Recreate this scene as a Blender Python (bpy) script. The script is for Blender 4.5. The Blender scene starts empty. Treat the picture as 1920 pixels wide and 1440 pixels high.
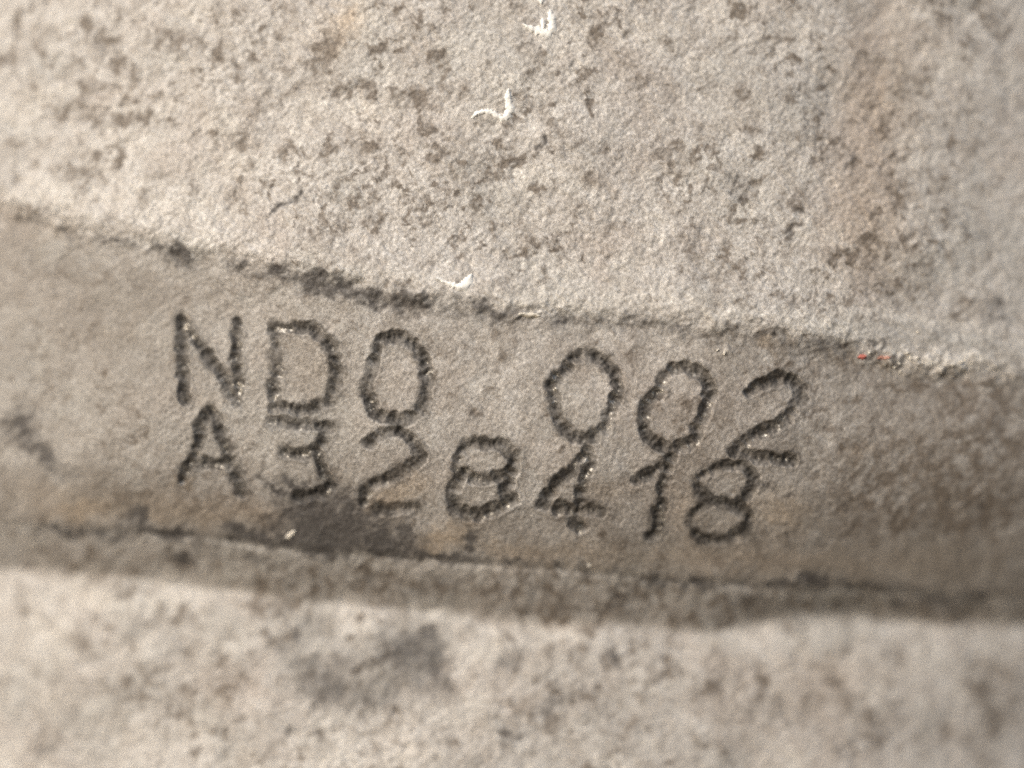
import bpy, math
import numpy as np

C = bpy.context.scene
# ------------------------------------------------------------------ camera
K = 4.0e-5                      # metres per face unit (the face is laid out on a 1920 x 1440 unit sheet)
D = 0.10                        # distance from the lens to the marked face
cam_d = bpy.data.cameras.new("camera")
cam = bpy.data.objects.new("camera", cam_d)
C.collection.objects.link(cam)
cam.location = (0.0, -D, 0.0)
cam.rotation_euler = (math.radians(90), 0, 0)
cam_d.sensor_width = 36.0
cam_d.lens = 36.0 * D / (1920 * K)
cam_d.clip_start = 0.001
cam_d.clip_end = 20.0
cam_d.dof.use_dof = True
cam_d.dof.focus_distance = D + 0.0005
cam_d.dof.aperture_fstop = 3.2
C.camera = cam

# ------------------------------------------------------------------ sky and sun (soft daylight from the upper left)
SUN = np.array((-0.60, -0.68, 0.42)); SUN = SUN / np.linalg.norm(SUN)
elev = math.asin(SUN[2]); rot = math.atan2(SUN[0], SUN[1])
w = bpy.data.worlds.new("World"); C.world = w; w.use_nodes = True
nt = w.node_tree
for n in list(nt.nodes): nt.nodes.remove(n)
sky = nt.nodes.new("ShaderNodeTexSky"); sky.sky_type = 'NISHITA'; sky.sun_disc = False
sky.sun_elevation = elev; sky.sun_rotation = rot; sky.dust_density = 4.0; sky.ozone_density = 0.6
bg = nt.nodes.new("ShaderNodeBackground"); bg.inputs["Strength"].default_value = 0.10
wo = nt.nodes.new("ShaderNodeOutputWorld")
nt.links.new(sky.outputs[0], bg.inputs[0]); nt.links.new(bg.outputs[0], wo.inputs[0])
sd = bpy.data.lights.new("sun", 'SUN'); sd.energy = 1.5; sd.angle = math.radians(24); sd.color = (1.0, 0.985, 0.965)
so = bpy.data.objects.new("sun", sd); C.collection.objects.link(so)
from mathutils import Vector
so.rotation_euler = Vector(SUN).to_track_quat('Z', 'Y').to_euler()
so.location = tuple(SUN * 2)
C.view_settings.view_transform = 'Standard'; C.view_settings.look = 'None'
C.view_settings.gamma = 1.0; C.view_settings.exposure = 0.42
C.view_settings.use_curve_mapping = False
C.cycles.use_denoising = False            # keep the fine grain

# ------------------------------------------------------------------ noise helpers
rng = np.random.default_rng(418)
def sstep(a, b, x):
    t = np.clip((x - a) / (b - a), 0, 1); return t * t * (3 - 2 * t)
def noise(x, y, scale, seed):
    """smooth value noise in -1..1"""
    r = np.random.default_rng(seed).uniform(-1, 1, (512, 512)).astype(np.float32)
    fx = x / scale + 300; fy = y / scale + 300
    ix = np.floor(fx).astype(np.int64); iy = np.floor(fy).astype(np.int64)
    tx = (fx - ix).astype(np.float32); ty = (fy - iy).astype(np.float32)
    tx = tx * tx * tx * (tx * (tx * 6 - 15) + 10); ty = ty * ty * ty * (ty * (ty * 6 - 15) + 10)
    a = r[iy % 512, ix % 512]; b = r[iy % 512, (ix + 1) % 512]
    c = r[(iy + 1) % 512, ix % 512]; d = r[(iy + 1) % 512, (ix + 1) % 512]
    return (a * (1 - tx) + b * tx) * (1 - ty) + (c * (1 - tx) + d * tx) * ty
def fbm(x, y, scale, seed, octaves=4, gain=0.5):
    o = 0; a = 1.0; t = 0
    for k in range(octaves):
        th = 0.6 + k * 1.1
        xr = x * math.cos(th) - y * math.sin(th); yr = x * math.sin(th) + y * math.cos(th)
        o = o + a * noise(xr, yr, scale, seed + k * 17); t += a
        a *= gain; scale *= 0.5
    return o / t

# ------------------------------------------------------------------ the face as a height field
STEP = 2.4
gu = np.arange(-260, 2180 + STEP, STEP); gv = np.arange(-220, 1700 + STEP, STEP)
U, V = np.meshgrid(gu, gv)
NV, NU = U.shape

def line(pts, u):
    p = np.array(pts, float)
    f = np.interp(u, p[:, 0], p[:, 1])
    return f
def smooth1(y, n):
    k = np.hanning(n); k /= k.sum()
    return np.convolve(np.pad(y, n // 2, mode='edge'), k, mode='valid')[:len(y)]
TOP_EDGE = [(-260, 330), (0, 390), (100, 420), (200, 447), (340, 472), (430, 490), (560, 508), (640, 532), (760, 562), (870, 578), (1000, 592),
            (1150, 602), (1280, 610), (1400, 624), (1500, 640), (1620, 660), (1760, 682), (1920, 700), (2180, 740)]
LOW_EDGE = [(-260, 975), (0, 990), (200, 1000), (400, 1012), (540, 1030), (700, 1040), (850, 1050), (1000, 1060), (1130, 1072), (1280, 1086),
            (1400, 1098), (1560, 1104), (1700, 1115), (1920, 1132), (2180, 1150)]
FOOT = [(-260, 1085), (0, 1085), (200, 1090), (300, 1104), (430, 1116), (560, 1128), (700, 1135), (850, 1152), (960, 1172), (1050, 1172), (1150, 1170),
        (1300, 1186), (1400, 1182), (1500, 1162), (1600, 1162), (1750, 1176), (1920, 1196), (2180, 1210)]
L1 = smooth1(line(TOP_EDGE, gu), 41)[None, :] + 9 * fbm(U, V, 60, 11, 3) + 5 * fbm(U, V, 17, 19, 2)
L2 = smooth1(line(LOW_EDGE, gu), 41)[None, :] + 4 * fbm(U, V, 70, 12, 3)
L3 = smooth1(line(FOOT, gu), 21)[None, :] + 7 * fbm(U, V, 80, 13, 3)

# depth, away from the lens, in face units
bend = np.where(U < 1080, 0.5 * 0.19 / 1080 * (U - 1080) ** 2, 0.5 * 0.22 / 840 * (U - 1080) ** 2)
a1 = V - L1                                  # below the top edge of the pad
upper = -0.055 * a1 - 8 * np.exp(-((a1 + 38) / 48.0) ** 2)
pad_top = 2.5 * np.exp(-np.clip(a1, 0, None) / 60.0)
mixp = sstep(-26, 24, a1)
fade_left = sstep(-100, 420, U) * 0.6 + 0.4
d1 = upper * (1 - mixp) + pad_top * mixp * fade_left
curl = np.clip(V - 770, 0, None)
d1 = d1 + 0.5 * 0.0018 * curl ** 2
# lower edge of the pad: a notch, then the undercut falling away to the flange
a2 = V - L2
over = np.clip(a2, 0, None)
run = np.clip(L3 - L2, 30, None)
drop = 62.0
t2 = np.clip(a2 / run, 0, 1)
slope2 = 0.0018 * np.clip(L2 - 770, 0, None)
base2 = 0.5 * 0.0018 * np.clip(L2 - 770, 0, None) ** 2
under = base2 + drop * (t2 * 0.75 + 0.25 * (1 - (1 - t2) ** 2))
fl = np.clip(V - L3, 0, None)
flange = base2 + drop - 0.10 * fl + 12 * (np.exp(-fl / 40.0) - 1)
m2 = sstep(-9, 9, a2); m3 = sstep(-36, 30, V - L3)
dep = d1 * (1 - m2) + (under * (1 - m3) + flange * m3) * m2
dep = dep + 3.5 * np.exp(-((a2 - 4) / 7.0) ** 2)
dep = dep + bend

# casting skin: broad waves, then sand-cast grain stretched a little along one diagonal
ca, sa = math.cos(math.radians(-34)), math.sin(math.radians(-34))
P = U * ca + V * sa; Q = -U * sa + V * ca
Ps = P / 1.45
broad = 9 * fbm(U, V, 260, 21, 2) + 2.6 * fbm(U, V, 90, 22, 3)
grain = 0.5 * fbm(Ps, Q, 26, 23, 2) + 1.15 * fbm(Ps, Q, 9.5, 24, 2) + 0.7 * fbm(U, V, 6, 28, 1)
pitn = fbm(U, V, 34, 25, 3)
pits = -1.5 * sstep(0.28, 0.6, pitn)
calm = 1 - 0.35 * sstep(-10, 30, a1) * (1 - sstep(-20, 0, a2))
relief = broad + (grain + pits) * calm
edge_rough = np.exp(-(a1 / 30.0) ** 2)
relief = relief + edge_rough * 5 * fbm(U, V, 30, 26, 3)

# ------------------------------------------------------------------ stains, given one by one: (u, v, half width, half height, turn, strength)
def warp(s1, s2, seed):
    return (U + s1 * fbm(U, V, 46, seed, 3) + s2 * fbm(U, V, 14, seed + 5, 2),
            V + s1 * fbm(U, V, 46, seed + 9, 3) + s2 * fbm(U, V, 14, seed + 13, 2))
WU, WV = warp(15, 13, 31)
def blobs(lst, soft=1.0):
    m = np.zeros(U.shape, np.float32)
    for (u, v, ru, rv, th, s) in lst:
        r = max(ru, rv) * 2.4 + 40
        i0, i1 = np.searchsorted(gv, (v - r, v + r)); j0, j1 = np.searchsorted(gu, (u - r, u + r))
        if i1 <= i0 or j1 <= j0: continue
        x = WU[i0:i1, j0:j1] - u; y = WV[i0:i1, j0:j1] - v
        c, s_ = math.cos(math.radians(th)), math.sin(math.radians(th))
        q = ((x * c + y * s_) / ru) ** 2 + ((-x * s_ + y * c) / rv) ** 2
        g = s * np.exp(-(q / 1.15) ** 1.15)
        sub = m[i0:i1, j0:j1]
        m[i0:i1, j0:j1] = 1 - (1 - sub) * (1 - np.clip(g, 0, 1))
    return m

BROWN = [  # brown-grey spots on the upper face
 (60,40,40,25,0,.3),(180,72,32,24,0,.45),(140,145,30,22,0,.5),(215,168,14,12,0,.6),(232,112,16,12,0,.4),(150,195,30,18,0,.4),(95,180,18,14,0,.35),
 (310,55,45,20,10,.4),(350,72,24,16,0,.4),(400,100,26,18,0,.4),(440,115,20,16,0,.3),(510,60,28,22,0,.45),(560,30,20,20,0,.3),(612,90,24,40,20,.55),(590,125,22,16,0,.5),(575,150,18,14,0,.4),
 (535,168,14,10,30,.55),(385,248,18,12,10,.65),(430,246,20,8,10,.4),(448,262,10,16,-20,.5),(540,262,20,12,30,.7),(525,290,20,16,0,.4),(618,280,26,13,-5,.75),(285,325,26,20,0,.4),
 (180,330,30,16,0,.3),(100,335,26,18,0,.35),(40,270,24,24,0,.35),(440,380,30,14,0,.3),(20,388,34,16,10,.6),(260,365,16,14,0,.4),(400,200,18,14,0,.3),(240,230,40,20,0,.25),(130,270,40,20,0,.2),
 (722,84,24,18,20,.5),(818,105,19,24,-20,.8),(842,136,17,14,20,.75),(873,168,13,14,20,.7),(780,174,26,15,-10,.7),(800,192,12,14,0,.6),(682,162,28,13,10,.55),(728,185,20,13,0,.5),
 (688,277,16,16,0,.55),(815,290,34,14,-12,.6),(700,300,14,10,0,.4),(985,88,14,9,20,.5),(1000,110,12,9,0,.4),(1036,142,15,18,-10,.5),(1075,128,13,9,20,.5),(1130,112,22,10,0,.4),(1255,82,16,14,20,.55),
 (1195,165,24,18,-20,.4),(930,268,20,10,0,.7),(948,246,18,14,30,.7),(915,292,15,9,10,.75),(958,300,24,13,10,.8),(922,315,8,9,0,.8),(1028,262,10,8,0,.6),(1115,270,50,10,5,.4),
 (1115,340,26,12,0,.35),(1010,345,22,12,10,.45),(1262,292,24,30,-20,.45),(890,378,10,8,0,.6),(765,130,16,12,0,.3),(1030,205,40,9,-5,.45),(1130,40,26,16,0,.25),(1180,60,14,14,0,.3),
 (1315,150,24,18,0,.4),(1342,75,16,16,0,.35),(1450,76,22,14,0,.4),(1390,166,26,16,0,.4),(1475,178,18,22,0,.4),(1422,238,26,20,0,.5),(1312,248,24,16,20,.5),(1530,246,24,16,0,.5),(1582,262,14,9,20,.6),
 (1600,152,12,10,0,.4),(1500,385,10,20,20,.6),(1480,426,13,12,0,.8),(1625,118,22,16,0,.35),(1762,118,20,9,-10,.5),(1757,165,16,12,40,.5),(1738,215,12,16,30,.5),
 (1890,325,34,14,-25,.6),(1810,390,22,16,0,.45),(1300,425,24,12,0,.4),(1295,475,16,10,0,.4),(1440,330,30,14,0,.3),(1570,390,22,10,0,.3),(1420,300,16,16,0,.4),(1850,250,26,30,20,.3),
 (1690,340,40,20,0,.25),(1560,480,36,12,0,.3),(1330,520,20,8,0,.4),(1430,515,12,10,0,.4),(1460,550,10,6,0,.5),(930,425,14,10,0,.5),(810,410,20,12,0,.35),(690,400,26,14,0,.35),(1170,420,30,14,0,.3),
 (640,430,20,24,0,.35),(600,490,20,10,0,.3),(740,470,20,10,0,.3),(1040,470,40,12,0,.2),(1230,455,28,12,0,.25),
 (1660,250,70,260,12,.12),(1660,520,120,40,0,.12),
 # brown stains on the pad, light falloff painted in at right and foot
 (1500,690,60,24,0,.35),(1440,640,60,12,8,.5),(1370,617,20,10,0,.7),(1300,640,60,14,0,.3),(1380,700,30,20,0,.3),(1840,740,140,26,4,.55),(1760,720,50,12,0,.55),(1880,820,100,90,0,.5),(1770,890,170,80,0,.55),(1700,985,160,40,0,.5),(1880,960,80,60,0,.5),
 (1605,830,18,46,-8,.45),(1560,800,160,110,0,.2),(1640,930,80,50,0,.35),(1500,1010,60,30,0,.2),(1150,905,36,16,0,.3),(1180,790,40,30,0,.2),(1290,760,60,60,0,.18),(1000,700,60,30,0,.16),(1250,930,60,60,0,.25),
 (250,925,22,8,-20,.6),(330,910,80,30,10,.35),(180,900,80,26,0,.25),(420,960,130,24,8,.3),(620,900,30,22,0,.35),(700,945,60,20,0,.3),(760,960,60,30,0,.3),(900,990,50,20,0,.3),(940,870,90,50,0,.25),(1080,940,60,40,0,.3),(1160,1010,60,26,0,.25),
 (500,840,30,12,0,.2),(160,560,20,12,0,.3),(160,700,20,9,0,.35),(230,650,24,12,0,.2),(170,780,18,14,0,.35),(240,770,16,10,20,.35),(90,760,14,12,0,.3),(100,500,60,20,0,.18),(230,540,30,12,0,.25),(340,560,20,12,0,.25),(420,570,20,9,0,.2),
 (892,775,14,16,20,.6),(870,650,30,16,0,.25),(960,640,26,12,0,.2),(1050,630,30,10,0,.25),(940,740,26,12,0,.25),(660,620,30,12,0,.2),(480,550,40,16,0,.25),
 # undercut, its shade partly painted in brown, and flange stains
 (110,1060,110,30,8,.5),(330,1060,90,26,5,.45),(600,1090,180,30,5,.45),(900,1110,160,26,3,.5),(1150,1130,160,30,2,.5),(1420,1140,140,24,2,.5),(1750,1150,180,26,3,.5),
 (370,1160,60,20,10,.2),(120,1110,160,24,4,.3),(520,1140,120,20,4,.25),(200,1330,300,120,0,.12),(900,1330,300,120,0,.12),(1500,1340,400,120,0,.16),(1350,1290,60,22,0,.3),(1650,1370,36,36,0,.4),(1850,1270,60,40,0,.4),(1800,1400,90,40,0,.4),(1480,1330,90,40,10,.25),(1620,1240,60,26,0,.25),(1900,1330,70,80,0,.4),(1100,1290,60,30,-30,.25),(300,1320,60,24,-20,.2),(150,1220,30,14,0,.3),(270,1275,40,20,10,.3),
 (400,1310,40,16,0,.25),(1250,1420,80,30,-20,.2),(1150,1400,40,20,-30,.25),(1050,1210,60,14,0,.35),
]
GRIME_SHADE = [
 (60,424,60,16,12,.2),(200,452,70,16,12,.25),(320,478,50,18,20,.4),(450,500,50,16,14,.35),(560,520,60,20,14,.5),(640,545,70,24,14,.55),(740,568,60,18,14,.5),(860,585,80,18,10,.4),(960,590,60,20,8,.45),(1080,610,70,18,4,.3),(1220,620,90,18,4,.3),(1380,638,80,16,8,.25),(1540,655,80,18,8,.3),
  # near-black oily dirt, and groove shade painted along the lower edge
 (1008,273,10,11,0,1),(530,386,30,8,-8,.85),(560,366,14,10,-30,.8),(1375,345,24,24,0,.5),(1390,378,14,12,0,.5),(1870,430,18,14,20,.45),(1500,392,6,12,0,.6),(1480,428,9,8,0,.6),(960,302,12,7,20,.5),(820,108,9,9,0,.4),
 (45,412,26,6,12,.5),(110,425,30,7,12,.45),(190,442,34,8,10,.55),(285,456,16,8,20,.65),(330,468,16,9,30,.85),(430,492,20,8,10,.4),(510,508,16,10,-20,.6),(600,520,26,20,10,.8),(655,545,34,11,15,.8),(702,551,20,11,0,.9),(765,560,20,8,10,.7),
 (795,566,16,7,0,.7),(890,562,22,10,10,.7),(925,580,30,10,15,.75),(1050,602,18,10,-20,.55),(1130,594,34,8,5,.3),(1215,604,40,9,5,.35),(1270,612,20,10,0,.35),(1370,613,10,8,30,.5),(1440,632,40,8,8,.45),(1565,640,40,10,0,.5),(1660,650,34,7,-8,.5),(1900,578,26,18,0,.65),(1880,600,16,8,0,.3),
 (0,795,26,34,30,.75),(30,840,30,26,40,.6),(58,868,30,22,30,.5),(100,890,26,14,20,.3),
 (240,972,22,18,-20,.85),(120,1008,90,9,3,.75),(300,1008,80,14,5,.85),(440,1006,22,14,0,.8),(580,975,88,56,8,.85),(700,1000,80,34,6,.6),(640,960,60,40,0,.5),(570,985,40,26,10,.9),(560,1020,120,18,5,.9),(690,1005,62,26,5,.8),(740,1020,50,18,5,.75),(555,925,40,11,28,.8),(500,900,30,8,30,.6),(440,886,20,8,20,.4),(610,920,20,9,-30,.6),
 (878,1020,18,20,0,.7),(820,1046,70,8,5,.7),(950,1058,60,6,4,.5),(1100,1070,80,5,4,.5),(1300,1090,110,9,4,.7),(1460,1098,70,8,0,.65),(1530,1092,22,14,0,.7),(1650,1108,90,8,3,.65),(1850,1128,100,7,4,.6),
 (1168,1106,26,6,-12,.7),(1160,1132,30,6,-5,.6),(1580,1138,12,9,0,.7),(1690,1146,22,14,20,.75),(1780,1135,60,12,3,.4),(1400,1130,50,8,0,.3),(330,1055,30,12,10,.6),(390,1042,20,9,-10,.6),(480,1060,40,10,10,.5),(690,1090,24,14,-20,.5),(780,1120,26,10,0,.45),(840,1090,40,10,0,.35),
 (770,1240,70,56,20,.42),(640,1262,140,66,4,.36),(822,1262,24,56,-12,.5),(770,1215,50,30,0,.4),(680,1315,80,26,0,.4),(800,1190,26,10,10,.5),(545,1192,12,16,0,.8),(515,1215,16,18,30,.45),(590,1178,30,22,0,.4),(560,1245,30,14,0,.3),(590,1290,40,26,0,.4),
 (240,1190,46,20,-20,.35),(315,1235,26,16,20,.45),(1160,1230,13,17,0,.7),(955,1240,24,24,0,.5),(1035,1320,34,14,-35,.5),(955,1376,24,14,0,.6),(540,1370,16,10,0,.65),(600,1395,30,26,0,.3),(45,1428,44,12,-15,.5),(1500,1172,7,18,0,.55),(1430,1205,10,10,0,.45),
 (1660,1385,14,16,0,.3),(1440,915,24,9,5,.55),(1484,938,15,11,0,.65),(1470,696,18,10,0,.8),(895,782,8,7,0,.5),(1700,935,14,8,0,.4),(1640,985,40,8,0,.25),(1850,960,30,12,0,.3),(1090,935,40,20,-20,.35),
]
CHALK_LIT = [  # pale mineral bloom, worn skin, and the lip's lit band painted on
 (955,150,22,26,0,.6),(945,140,50,18,0,.25),(1690,678,44,13,4,1),(1760,690,70,14,6,.95),(1840,682,50,12,-10,1),(1900,712,36,9,-20,.55),(1355,660,18,8,0,.7),(990,592,24,6,0,.6),(1010,560,90,12,4,.4),(760,520,60,12,14,.35),(1500,600,120,14,6,.4),(780,562,16,6,0,.5),(1460,590,130,10,6,.5),(1650,585,120,9,6,.45),(1800,600,100,7,4,.4),(1200,560,120,14,4,.35),
 (640,505,40,10,0,.3),(90,350,90,30,5,.5),(300,370,130,26,6,.4),(200,260,90,30,-10,.3),(70,170,60,30,0,.35),(270,200,60,14,-20,.25),(600,40,40,20,0,.3),(450,90,60,24,0,.2),(380,150,30,24,0,.2),(870,80,60,30,0,.2),(740,145,40,14,20,.4),(1160,60,60,20,0,.3),(1330,115,40,20,0,.2),
 (170,1130,80,20,5,.5),(60,1200,60,40,0,.3),(420,1215,60,20,-20,.3),(290,1140,30,10,0,.4),(660,1180,50,20,10,.3),(920,1210,40,30,-30,.4),(1050,1195,60,14,0,.35),(880,1330,60,30,-30,.3),(640,1400,100,40,-10,.35),(300,1400,120,40,-10,.25),(1530,1200,60,20,0,.3),(1600,1235,80,16,0,.25),(1350,1215,60,14,0,.3),
]
OCHRE = [  # thin rust-yellow film
 (650,30,26,40,20,.7),(625,75,20,30,20,.4),(1660,180,70,150,10,.35),(1640,420,90,90,0,.3),(130,965,90,20,0,.85),(340,965,120,26,8,.7),(470,960,50,20,10,.6),(830,1012,50,20,-20,1),(740,935,60,20,-20,.6),(960,1030,70,16,8,.55),(1100,1040,90,18,6,.45),(1470,965,50,34,0,.7),(1330,1045,160,24,4,.5),(1550,1060,120,24,4,.45),
 (1750,1060,120,30,4,.35),(740,920,50,20,-20,.5),(1130,920,34,20,0,.45),(1280,960,40,60,0,.35),(330,905,14,9,0,.6),(1440,645,18,10,0,.6),(380,760,20,14,0,.25),(1620,850,26,14,0,.4),(60,930,80,18,0,.35),(340,600,12,10,0,.4),(580,690,30,50,0,.2),(1580,1280,80,50,0,.2),(1050,1170,60,12,0,.2),(200,620,50,20,0,.15),(70,420,50,12,0,.3)
]
ROSY = [  # faint reddish bloom
 (1640,120,60,130,8,.7),(1625,330,70,170,5,.75),(1620,520,60,60,0,.6),(1680,30,70,60,0,.4),(600,70,60,70,10,.4),(310,60,70,30,0,.3),(230,150,60,50,0,.25),(1300,440,50,40,0,.35),(1200,730,120,60,0,.4),(1340,800,120,80,0,.4),(800,880,80,30,0,.3),(560,960,200,24,5,.4),
 (1220,960,100,40,0,.45),(1400,1040,120,30,4,.45),(1100,440,100,60,0,.25),(690,230,80,60,0,.25),(1500,1270,120,60,0,.3),(520,700,60,60,0,.2),(20,400,60,30,0,.4),(1050,110,60,40,0,.2),(100,1050,120,30,0,.3),(400,1300,120,40,0,.25),
]
COOL = [(250,690,340,150,5,.85),(560,780,240,90,5,.65),(150,520,200,50,8,.5),(700,700,140,80,0,.3),  # blue-grey bare metal
 (1700,620,180,26,6,.75),(1850,650,90,18,4,.6),(1600,605,90,20,4,.4),(1820,250,70,90,0,.35),(1800,400,70,60,0,.3),(60,700,80,60,0,.45),(120,760,60,30,0,.4),(320,180,60,40,-20,.25),(1350,130,40,60,0,.25),(1370,300,50,80,0,.3),(920,860,50,30,0,.4),(900,930,40,20,0,.4),(1350,980,40,20,0,.4),(100,1350,60,40,0,.3),(1010,1260,60,40,0,.25),(1360,1400,60,40,0,.2),(600,1000,120,34,0,.35),(560,540,60,30,0,.2)
]
brown = blobs(BROWN); grime = blobs(GRIME_SHADE); chalk_lit = blobs(CHALK_LIT); ochre = blobs(OCHRE); cool = blobs(COOL); rosy = blobs(ROSY)  # grime also holds the painted groove shade
mott = fbm(WU, WV, 52, 41, 4); mott2 = fbm(WU, WV, 27, 45, 3)
onpad = sstep(-10, 10, a1) * (1 - sstep(-6, 6, a2))
spots = sstep(0.05, 0.6, mott) * 0.42 + sstep(0.1, 0.6, mott2) * 0.36
brown = 1 - (1 - brown) * (1 - spots * (1 - 0.30 * onpad) * (0.6 + 0.4 * sstep(-.3, .4, fbm(U, V, 240, 47, 2))))
chalk_lit = 1 - (1 - chalk_lit) * (1 - 0.4 * sstep(0.1, 0.6, fbm(WU, WV, 70, 51, 4)) * (1 - 0.6 * onpad))
# dirt breaks up on the grain
brk = fbm(Ps, Q, 15, 61, 2)
brk2 = fbm(Ps, Q, 8, 65, 2)
calmer = np.where(V > L3, 0.4, 1.0)
grime = sstep(0.0, 0.85, grime * (1 + calmer * (0.40 * brk + 0.40 * brk2)))
speck = sstep(0.02, 0.5, fbm(WU, WV, 15, 43, 3)) * (0.25 + 0.75 * sstep(-0.25, 0.35, fbm(U, V, 150, 44, 2)))
speck = speck * (1 - 0.75 * np.exp(-((a1 + 55) / 45.0) ** 2)) * (1 - 0.45 * onpad)
brown = 1 - (1 - np.clip(brown * 0.92, 0, 1)) * (1 - 0.62 * speck)
brown = sstep(0.0, 0.95, brown * (1.05 + 0.8 * brk + 0.8 * brk2))
film_shade = onpad * (0.35 + 0.30 * fbm(WU, WV, 95, 91, 4) + 0.22 * fbm(WU, WV, 24, 93, 3) + 0.14 * (1 - sstep(200, 1000, U)) + 0.22 * sstep(700, 1900, U) + 0.22 * sstep(780, 1060, V)) + sstep(-6, 6, a2) * (1 - sstep(-16, 16, V - L3)) * 0.3  # dirt film, with shade painted in toward right, foot and undercut

# flakes and build-up stand a little proud, dark pits sit low
relief = relief + 7 * chalk_lit * edge_rough * (1 + fbm(U, V, 18, 63, 2)) - 2.0 * grime * (1 - edge_rough) * (0.5 + 0.5 * brk)

# ------------------------------------------------------------------ the dot-peened marking
CHARS = [
 ("stamped_letter", "dot-peened capital letter N, first in the upper row", [
  [(327,594),(329,615),(330,640),(330,665),(332,690),(333,715),(334,735),(335,752)],
  [(334,612),(345,626),(358,640),(375,660),(396,690),(412,712),(425,733),(437,751)],
  [(436,597),(435,620),(434,645),(435,675),(437,705),(438,730),(439,752)]]),
 ("stamped_letter", "dot-peened capital letter D, second in the upper row", [
  [(509,608),(510,632),(511,655),(513,690),(509,712),(507,735),(510,762)],
  [(512,610),(534,617),(554,613),(583,615),(604,630),(621,650),(627,677),(629,700),(624,726),(611,755),(580,767),(551,771),(528,765),(512,760)]]),
 ("stamped_digit", "dot-peened zero, third in the upper row", [
  [(712,636),(732,630),(751,630),(770,642),(787,658),(798,678),(801,700),(801,722),(797,747),(787,769),(773,780),(757,787),(734,785),(715,780),(701,769),(690,753),(684,736),(689,717),(696,692),(704,667),(709,650)]]),
 ("stamped_digit", "dot-peened zero, first of the right-hand group in the upper row", [
  [(1076,672),(1097,663),(1117,667),(1135,677),(1149,693),(1158,710),(1159,731),(1152,754),(1143,775),(1139,795),(1126,810),(1108,820),(1091,824),(1076,818),(1062,810),(1051,795),(1046,777),(1044,754),(1036,737),(1036,722),(1050,705),(1066,688)]]),
 ("stamped_digit", "dot-peened zero, between the other zero and the two in the upper row", [
  [(1262,693),(1279,688),(1300,694),(1317,702),(1329,719),(1332,739),(1327,760),(1320,780),(1311,800),(1305,821),(1288,833),(1270,841),(1250,841),(1230,833),(1212,815),(1206,795),(1209,771),(1218,754),(1232,736),(1241,719),(1248,703)]]),
 ("stamped_digit", "dot-peened figure two at the right end of the upper row", [
  [(1408,733),(1421,725),(1438,715),(1455,711),(1474,708),(1494,716),(1511,733),(1508,751),(1496,768),(1479,786),(1458,798),(1438,808),(1420,814),(1406,827),(1391,838),(1379,847)],
  [(1399,851),(1416,857),(1437,858),(1454,860),(1472,863),(1489,864)]]),
 ("stamped_letter", "dot-peened capital letter A, first in the lower row", [
  [(381,772),(374,780),(367,795),(366,811),(367,831),(359,849),(347,866),(338,882),(331,902)],
  [(385,772),(397,782),(402,799),(406,822),(414,843),(423,866),(432,890),(440,911),(446,928)],
  [(350,867),(376,869),(397,873),(424,871)]]),
 ("stamped_digit", "dot-peened flat-topped three, second in the lower row", [
  [(509,792),(530,791),(550,794),(573,796),(590,799),(613,803)],
  [(612,806),(604,820),(598,834),(587,844),(575,851),(560,853),(545,853),(532,850)],
  [(590,846),(597,862),(600,876),(601,888),(612,898),(616,909),(606,921),(590,929),(573,933),(556,932)]]),
 ("stamped_digit", "dot-peened figure two, third in the lower row", [
  [(689,830),(704,822),(722,812),(743,805),(757,814),(773,828),(787,847),(787,861),(773,872),(757,883),(737,895),(715,903),(693,911),(682,923),(680,940)],
  [(704,951),(718,954),(737,956),(757,954),(779,953)]]),
 ("stamped_digit", "dot-peened figure eight with a dented, half-broken lower loop, fourth in the lower row", [
  [(857,867),(862,850),(876,836),(896,831),(918,831),(937,831),(957,842),(965,858),(964,875),(954,889),(934,895),(915,900),(898,897),(884,892),(868,886),(857,878)],
  [(862,890),(852,908),(847,930),(854,953),(876,963),(898,965),(921,958),(940,950),(959,940)],
  [(956,896),(951,909),(946,924),(954,936)]]),
 ("stamped_digit", "dot-peened figure four, fifth in the lower row", [
  [(1105,845),(1091,860),(1076,877),(1062,892),(1044,910),(1030,927),(1018,945)],
  [(1105,853),(1104,874),(1097,892),(1092,912),(1091,930),(1088,949),(1083,970),(1077,986)],
  [(1044,955),(1062,952),(1079,957),(1097,955),(1123,958)],[(1091,987),(1092,988)]]),
 ("stamped_digit", "dot-peened figure one, sixth in the lower row", [
  [(1195,900),(1206,892),(1221,887),(1236,879),(1250,872),(1260,860)],
  [(1249,880),(1244,905),(1243,929),(1240,952),(1234,973),(1232,990),(1224,1006)]]),
 ("stamped_digit", "dot-peened figure eight with closed loops at the right end of the lower row", [
  [(1343,882),(1367,873),(1390,874),(1410,885),(1419,900),(1411,920),(1402,935),(1384,948),(1365,949),(1340,940),(1323,931),(1311,917),(1309,903),(1323,890)],
  [(1326,945),(1311,957),(1301,968),(1299,984),(1305,1002),(1323,1012),(1346,1014),(1370,1011),(1390,1005),(1405,990),(1408,970),(1396,957),(1385,949)]]),
]
dent = np.zeros(U.shape, np.float32)            # depth of the peened dots, face units
rim = np.zeros(U.shape, np.float32)
frac = np.zeros(U.shape, np.float32)            # how near a dot's centre
owner = np.full(U.shape, -1, np.int16)
ownd = np.full(U.shape, 1e9, np.float32)
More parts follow.
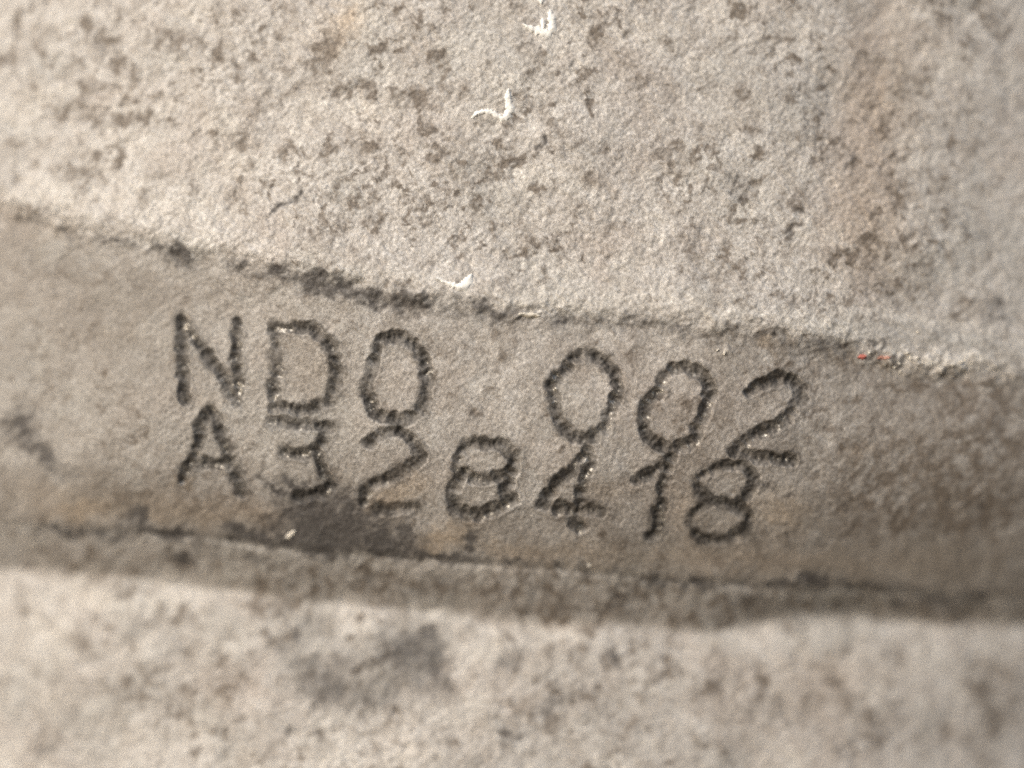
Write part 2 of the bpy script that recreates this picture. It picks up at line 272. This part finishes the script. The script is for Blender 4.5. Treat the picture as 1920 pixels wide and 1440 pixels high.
for ci, (nm, lab, strokes) in enumerate(CHARS):
    dots = []
    for st in strokes:
        p = np.array(st, float); seg = np.hypot(*(p[1:] - p[:-1]).T); cum = np.concatenate(([0], np.cumsum(seg)))
        n = max(1, int(round(cum[-1] / 9.4)))
        for t in np.linspace(0, cum[-1], n + 1) if cum[-1] > 4 else [0.0]:
            dots.append((np.interp(t, cum, p[:, 0]), np.interp(t, cum, p[:, 1])))
    for (x, y) in dots:
        x += rng.normal(0, 1.2); y += rng.normal(0, 1.2)
        r = rng.uniform(12.0, 16.5); dp = rng.uniform(4.0, 11.5)
        i0, i1 = np.searchsorted(gv, (y - 30, y + 30)); j0, j1 = np.searchsorted(gu, (x - 30, x + 30))
        X = U[i0:i1, j0:j1] + 4.2 * fbm(U[i0:i1, j0:j1], V[i0:i1, j0:j1], 11, 71, 2) - x
        Y = V[i0:i1, j0:j1] + 4.2 * fbm(U[i0:i1, j0:j1], V[i0:i1, j0:j1], 11, 75, 2) - y
        q = np.hypot(X, Y) / r
        cone = dp * np.clip(1 - q, 0, 1) ** 0.95
        frac[i0:i1, j0:j1] = np.maximum(frac[i0:i1, j0:j1], np.clip(1 - q, 0, 1) * min(1, 0.62 + dp / 22))
        dent[i0:i1, j0:j1] = np.maximum(dent[i0:i1, j0:j1], cone)
        rim[i0:i1, j0:j1] = np.maximum(rim[i0:i1, j0:j1], np.exp(-((q - 1.12) / 0.22) ** 2))
        od = ownd[i0:i1, j0:j1]; qq = q * r
        upd = (qq < od); od[upd] = qq[upd]
        oo = owner[i0:i1, j0:j1]; oo[upd & (qq < 14)] = ci
dmask = sstep(0.1, 2.4, dent)
relief = relief * (1 - 0.35 * dmask) - dent + 0.5 * rim * (1 - dmask)
glint = sstep(0.36, 0.52, fbm(P / 1.8, Q, 5.5, 81, 2)) * sstep(0.15, 0.4, fbm(U, V, 60, 83, 2) + 0.3) * sstep(1.0, 3.0, dent)  # glints painted as pale flecks of bare metal inside some dots
soot = np.clip(sstep(0.02, 0.28, frac) * (0.66 + 0.34 * sstep(0.5, 0.9, frac)) * (1.06 + 0.5 * fbm(U, V, 26, 85, 2)) + 0.45 * sstep(0.0, 1.0, rim) * (0.5 + fbm(U, V, 26, 87, 2)) * (1 - dmask), 0, 1)        # darkest at the dot centres
DEPTH = dep - relief                                           # away from the lens

# ------------------------------------------------------------------ world coordinates
BASE = np.array((0.0, 0.022, -0.045))
PX = (U - 960) * K; PY = DEPTH * K; PZ = (720 - V) * K
# the undercut and flange stand further off: spread them so that edges keep their places on the face
spread = 1 + np.clip(dep - bend, 0, None) * K / D
PX = PX * spread; PZ = PZ * spread
POS = np.stack((PX - BASE[0], PY - BASE[1], PZ - BASE[2]), -1)
du = np.gradient(POS, axis=1); dv = np.gradient(POS, axis=0)
NRM = np.cross(du, dv); NRM /= np.linalg.norm(NRM, axis=-1, keepdims=True)
if NRM[NV // 2, NU // 2, 1] > 0: NRM = -NRM
def surf(u, v):
    """point on the finished face, relative to the casting's base"""
    j = np.clip((u - gu[0]) / STEP, 0, NU - 2); i = np.clip((v - gv[0]) / STEP, 0, NV - 2)
    j0 = int(j); i0 = int(i); fx, fy = j - j0, i - i0
    return (POS[i0, j0] * (1-fx) * (1-fy) + POS[i0, j0+1] * fx * (1-fy) + POS[i0+1, j0] * (1-fx) * fy + POS[i0+1, j0+1] * fx * fy)

# ------------------------------------------------------------------ materials
def mat_base(name):
    m = bpy.data.materials.new(name); m.use_nodes = True
    t = m.node_tree; return m, t, t.nodes["Principled BSDF"]
def casting_material():
    m, t, b = mat_base("cast_metal")
    N, L = t.nodes, t.links
    tc = N.new("ShaderNodeTexCoord")
    def att(name):
        a = N.new("ShaderNodeAttribute"); a.attribute_name = name; return a.outputs["Fac"]
    def noise_n(scale, detail=3.0, rough=0.6):
        n = N.new("ShaderNodeTexNoise"); n.inputs["Scale"].default_value = scale
        n.inputs["Detail"].default_value = detail; n.inputs["Roughness"].default_value = rough
        L.new(mp.outputs[0], n.inputs["Vector"]); return n.outputs["Fac"]
    mp = N.new("ShaderNodeMapping"); L.new(tc.outputs["Object"], mp.inputs[0])
    mp.inputs["Rotation"].default_value = (0, math.radians(-34), 0)
    mp2 = mp
    def ramp(fac, a, bb):
        r = N.new("ShaderNodeMapRange"); r.inputs[1].default_value = a; r.inputs[2].default_value = bb
        L.new(fac, r.inputs[0]); return r.outputs[0]
    def mix(fac, c1, c2, kind='MIX'):
        x = N.new("ShaderNodeMix"); x.data_type = 'RGBA'; x.blend_type = kind
        if isinstance(fac, float): x.inputs[0].default_value = fac
        else: L.new(fac, x.inputs[0])
        for k, c in ((6, c1), (7, c2)):
            if isinstance(c, tuple): x.inputs[k].default_value = (*c, 1)
            else: L.new(c, x.inputs[k])
        return x.outputs[2]
    def mul(a, v):
        x = N.new("ShaderNodeMath"); x.operation = 'MULTIPLY'; L.new(a, x.inputs[0])
        if isinstance(v, float): x.inputs[1].default_value = v
        else: L.new(v, x.inputs[1])
        return x.outputs[0]
    col = mix(ramp(noise_n(700, 4), 0.35, 0.65), (0.445, 0.422, 0.396), (0.55, 0.538, 0.52))
    col = mix(mul(ramp(noise_n(330, 5, 0.65), 0.52, 0.70), 0.35), col, (0.27, 0.235, 0.195))
    col = mix(mul(att("cool"), 0.7), col, (0.365, 0.362, 0.343))
    col = mix(mul(att("ochre"), 0.85), col, (0.50, 0.395, 0.28))
    col = mix(mul(att("rosy"), 0.4), col, (0.37, 0.29, 0.24))
    col = mix(mul(att("chalk_lit"), 0.75), col, (0.70, 0.68, 0.635))
    col = mix(mul(att("film_shade"), 0.9), col, (0.186, 0.164, 0.141))
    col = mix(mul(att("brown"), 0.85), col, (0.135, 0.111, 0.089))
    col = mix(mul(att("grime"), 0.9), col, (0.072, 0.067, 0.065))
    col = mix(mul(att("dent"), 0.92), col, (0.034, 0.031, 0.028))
    col = mix(mul(att("glint"), 0.6), col, (0.50, 0.48, 0.44))
    # sand-fine speckle
    sp = ramp(noise_n(4200, 2, 0.7), 0.3, 0.7)
    spk = mix(sp, (0.68, 0.67, 0.66), (1.30, 1.31, 1.32))
    col = mix(1.0, col, spk, 'MULTIPLY')
    L.new(col, b.inputs["Base Color"])
    r = N.new("ShaderNodeMapRange"); L.new(att("glint"), r.inputs[0]); r.inputs[3].default_value = 0.62; r.inputs[4].default_value = 0.42
    L.new(r.outputs[0], b.inputs["Roughness"])
    mt = N.new("ShaderNodeMapRange"); L.new(att("glint"), mt.inputs[0]); mt.inputs[3].default_value = 0.12; mt.inputs[4].default_value = 0.85
    L.new(mt.outputs[0], b.inputs["Metallic"])
    b.inputs["Specular IOR Level"].default_value = 0.35
    b1 = N.new("ShaderNodeBump"); b1.inputs["Strength"].default_value = 0.85; b1.inputs["Distance"].default_value = 0.00009
    L.new(noise_n(3400, 3, 0.7), b1.inputs["Height"])
    L.new(b1.outputs[0], b.inputs["Normal"])
    return m
def paint_material(name, c1, c2, rough=0.6):
    m, t, b = mat_base(name)
    N, L = t.nodes, t.links
    tc = N.new("ShaderNodeTexCoord"); n = N.new("ShaderNodeTexNoise"); n.inputs["Scale"].default_value = 2200; n.inputs["Detail"].default_value = 3
    L.new(tc.outputs["Object"], n.inputs["Vector"])
    x = N.new("ShaderNodeMix"); x.data_type = 'RGBA'; L.new(n.outputs["Fac"], x.inputs[0])
    x.inputs[6].default_value = (*c1, 1); x.inputs[7].default_value = (*c2, 1)
    L.new(x.outputs[2], b.inputs["Base Color"]); b.inputs["Roughness"].default_value = rough
    bp = N.new("ShaderNodeBump"); bp.inputs["Distance"].default_value = 0.00005; bp.inputs["Strength"].default_value = 0.5
    L.new(n.outputs["Fac"], bp.inputs["Height"]); L.new(bp.outputs[0], b.inputs["Normal"])
    return m
CAST = casting_material()
WHITE = paint_material("white_paint", (0.80, 0.80, 0.77), (0.92, 0.92, 0.90))
CREAM = paint_material("cream_paint", (0.56, 0.52, 0.45), (0.74, 0.71, 0.64))
RED = paint_material("red_paint", (0.40, 0.095, 0.075), (0.48, 0.19, 0.155))
FADED = paint_material("faded_red_paint", (0.36, 0.16, 0.125), (0.42, 0.24, 0.19))

# ------------------------------------------------------------------ the casting and its parts
root = bpy.data.objects.new("metal_casting", None); C.collection.objects.link(root)
root.location = tuple(BASE); root.empty_display_size = 0.01
root["label"] = "weathered grey-brown metal casting with two dot-peened rows of marking on its raised pad"
root["category"] = "metal casting"

region = np.where(a1 < 0, 0, np.where(a2 < 0, 1, np.where(V < L3, 2, 3)))
reg_f = region[:-1, :-1].copy()
own_f = owner[:-1, :-1].copy()
own_f[(reg_f != 1)] = -1
ATTR = dict(brown=brown, grime=grime, chalk_lit=chalk_lit, ochre=ochre, cool=1 - (1 - cool) * (1 - 0.55 * sstep(0.0, 0.6, fbm(WU, WV, 110, 55, 3))), rosy=np.clip(rosy + 0.35 * sstep(0.05, 0.6, fbm(WU, WV, 130, 57, 3)), 0, 1), film_shade=film_shade, dent=soot, glint=glint)
idx = np.arange(NV * NU).reshape(NV, NU)
QUADS = np.stack((idx[:-1, :-1], idx[1:, :-1], idx[1:, 1:], idx[:-1, 1:]), -1)
FLATP = POS.reshape(-1, 3); FLATN = NRM.reshape(-1, 3)
def grid_part(name, mask, parent, label=None):
    q = QUADS[mask]
    used, inv = np.unique(q, return_inverse=True); inv = inv.reshape(q.shape)
    me = bpy.data.meshes.new(name)
    me.vertices.add(len(used)); me.vertices.foreach_set("co", FLATP[used].astype(np.float32).ravel())
    nf = len(q)
    me.loops.add(nf * 4); me.loops.foreach_set("vertex_index", inv.astype(np.int32).ravel())
    me.polygons.add(nf); me.polygons.foreach_set("loop_start", np.arange(0, nf * 4, 4, dtype=np.int32))
    me.update(calc_edges=True)
    me.polygons.foreach_set("use_smooth", np.ones(nf, bool))
    me.normals_split_custom_set_from_vertices(FLATN[used].astype(np.float32))
    for k, a in ATTR.items():
        at = me.attributes.new(k, 'FLOAT', 'POINT'); at.data.foreach_set("value", a.reshape(-1)[used].astype(np.float32))
    me.materials.append(CAST)
    o = bpy.data.objects.new(name, me); C.collection.objects.link(o); o.parent = parent
    if label: o["label"] = label
    return o
grid_part("upper_face", reg_f == 0, root)
pad = grid_part("marked_pad", (reg_f == 1) & (own_f < 0), root)
grid_part("pad_underside", reg_f == 2, root)
grid_part("lower_flange", reg_f == 3, root)
for ci, (nm, lab, st) in enumerate(CHARS):
    grid_part(nm, own_f == ci, pad, lab)

# the body behind the face: side walls and back, so that the casting is a solid block
ring = np.concatenate((idx[0, :], idx[1:, -1], idx[-1, -2::-1], idx[-2:0:-1, 0]))[::6]
rp = FLATP[ring]; back = rp.copy(); back[:, 1] = 0.030
vs = np.concatenate((rp, back, [[0.0, 0.030, 0.045]]))
n = len(ring); fs = []
for k in range(n):
    k2 = (k + 1) % n
    fs.append((k, k2, n + k2, n + k)); fs.append((n + k, n + k2, 2 * n))
me = bpy.data.meshes.new("casting_body"); me.from_pydata([tuple(p) for p in vs], [], fs); me.update()
me.materials.append(CAST)
o = bpy.data.objects.new("casting_body", me); C.collection.objects.link(o); o.parent = root

# paint scuffs: thin crusts of paint following the skin, thick in the middle and feathered at the sides
def crust(name, strokes, mat, label, lift=3.2):
    verts, faces = [], []
    r = np.random.default_rng(len(strokes) * 7 + int(strokes[0][0][0]))
    for st in strokes:
        p = np.array(st, float); seg = np.hypot(*(p[1:, :2] - p[:-1, :2]).T); cum = np.concatenate(([0], np.cumsum(seg)))
        n = max(3, int(cum[-1] / 2.2)); ts = np.linspace(0, cum[-1], n)
        x = np.interp(ts, cum, p[:, 0]); y = np.interp(ts, cum, p[:, 1]); wd = np.interp(ts, cum, p[:, 2])
        tx = np.gradient(x); ty = np.gradient(y); l = np.hypot(tx, ty) + 1e-9; nx, ny = -ty / l, tx / l
        b0 = len(verts); m = 9
        wd = wd * 1.35; wl = wd * (1 + 0.22 * smooth1(r.normal(size=n), 3)); wr = wd * (1 + 0.22 * smooth1(r.normal(size=n), 3))
        for k in range(n):
            for j in range(m):
                s = j / (m - 1) * 2 - 1
                ww = (wr[k] if s > 0 else wl[k]) * 0.5
                uu, vv = x[k] + nx[k] * s * ww, y[k] + ny[k] * s * ww
                q = surf(uu, vv).copy()
                h = lift * (1 - abs(s) ** 2.2) * (0.75 + 0.5 * r.random()) - 0.6 * (abs(s) ** 4) - (1.5 if k in (0, n - 1) else 0)
                q[1] -= h * K
                verts.append(tuple(q))
        for k in range(n - 1):
            for j in range(m - 1):
                a = b0 + k * m + j; faces.append((a, a + m, a + m + 1, a + 1))
    me = bpy.data.meshes.new(name); me.from_pydata(verts, [], faces); me.update()
    me.polygons.foreach_set("use_smooth", np.ones(len(faces), bool)); me.materials.append(mat)
    o = bpy.data.objects.new(name, me); C.collection.objects.link(o); o.parent = root
    if label: o["label"] = label
    return o
crust("paint_scuff", [[(980,45,3),(990,51,7),(1003,57,13),(1016,61,15),(1028,61,13),(1034,54,13),(1035,40,12),(1033,26,9),(1031,18,3)]], WHITE, "white hooked paint scuff near the upper rim of the face")
crust("paint_scuff", [[(1017,34,4),(1018,44,7),(1019,56,6)]], WHITE, "short white paint tick inside the hooked scuff")
crust("paint_scuff", [[(1013,-14,9),(1014,0,9),(1015,8,4)]], WHITE, "small white paint tick above the hooked scuff")
crust("paint_scuff", [[(884,221,3),(894,213,7),(908,208,8),(921,210,9),(932,217,8),(943,222,9),(951,218,12),(956,204,13),(953,190,11),(953,176,9),(954,166,3)]], WHITE, "white J-shaped paint scuff below the hooked scuff")
crust("paint_scuff", [[(818,521,3),(832,528,5),(848,534,8),(862,539,12),(872,535,16),(880,524,12),(885,513,4)]], WHITE, "white tick-shaped paint scuff on the upper edge of the pad")
crust("paint_scuff", [[(972,589,3),(985,590,8),(1000,591,8),(1013,592,3)]], CREAM, "cream sliver of paint on the upper edge of the pad")
crust("paint_scuff", [[(531,1012,3),(538,1008,9),(545,1003,9),(550,998,3)]], CREAM, "pale chip in the dark grime under the letters")
crust("red_paint_fleck", [[(1618,670,3),(1623,669,7),(1630,668,8),(1635,666,4)]], RED, "bright red paint fleck at the right end of the pad's upper edge")
crust("red_paint_fleck", [[(1657,672,2),(1664,670,5),(1674,670,6),(1682,668,2)]], FADED, "faded red paint fleck beside the bright one")
# loose pale crumbs along the right end of the edge
crumb_mesh = []
for q in range(4):
    r = np.random.default_rng(900 + q)
    import bmesh
    bm = bmesh.new(); bmesh.ops.create_icosphere(bm, subdivisions=1, radius=1.0)
    for vv in bm.verts:
        vv.co *= 1 + 0.8 * (r.random() - 0.5)
        vv.co.z *= 0.7
    me = bpy.data.meshes.new("crumb"); bm.to_mesh(me); bm.free()
    me.materials.append(CREAM); crumb_mesh.append(me)
for k, (u, v, s) in enumerate([(1716,661,6),(1703,697,5),(1722,668,6),(1736,672,5),(1690,688,5),(1748,680,6),(1766,679,5),(1780,686,5),(1806,684,6),(1822,677,6),(1832,674,5),(1845,680,5),(1860,690,4),(1700,680,5),(1735,690,4),(1737,620,4),(1640,660,4),(1672,683,4),(1104,1060,5),(1345,657,5),(1358,662,6)]):
    o = bpy.data.objects.new("grit_crumb", crumb_mesh[k % 4]); C.collection.objects.link(o); o.parent = root
    p = surf(u, v); o.location = (p[0], p[1] - s * 0.2 * K, p[2]); o.scale = (s * K * 0.85, s * K * 0.55, s * K * 0.6)
    o.rotation_euler = (k * 1.3, k * 0.7, k * 2.1)
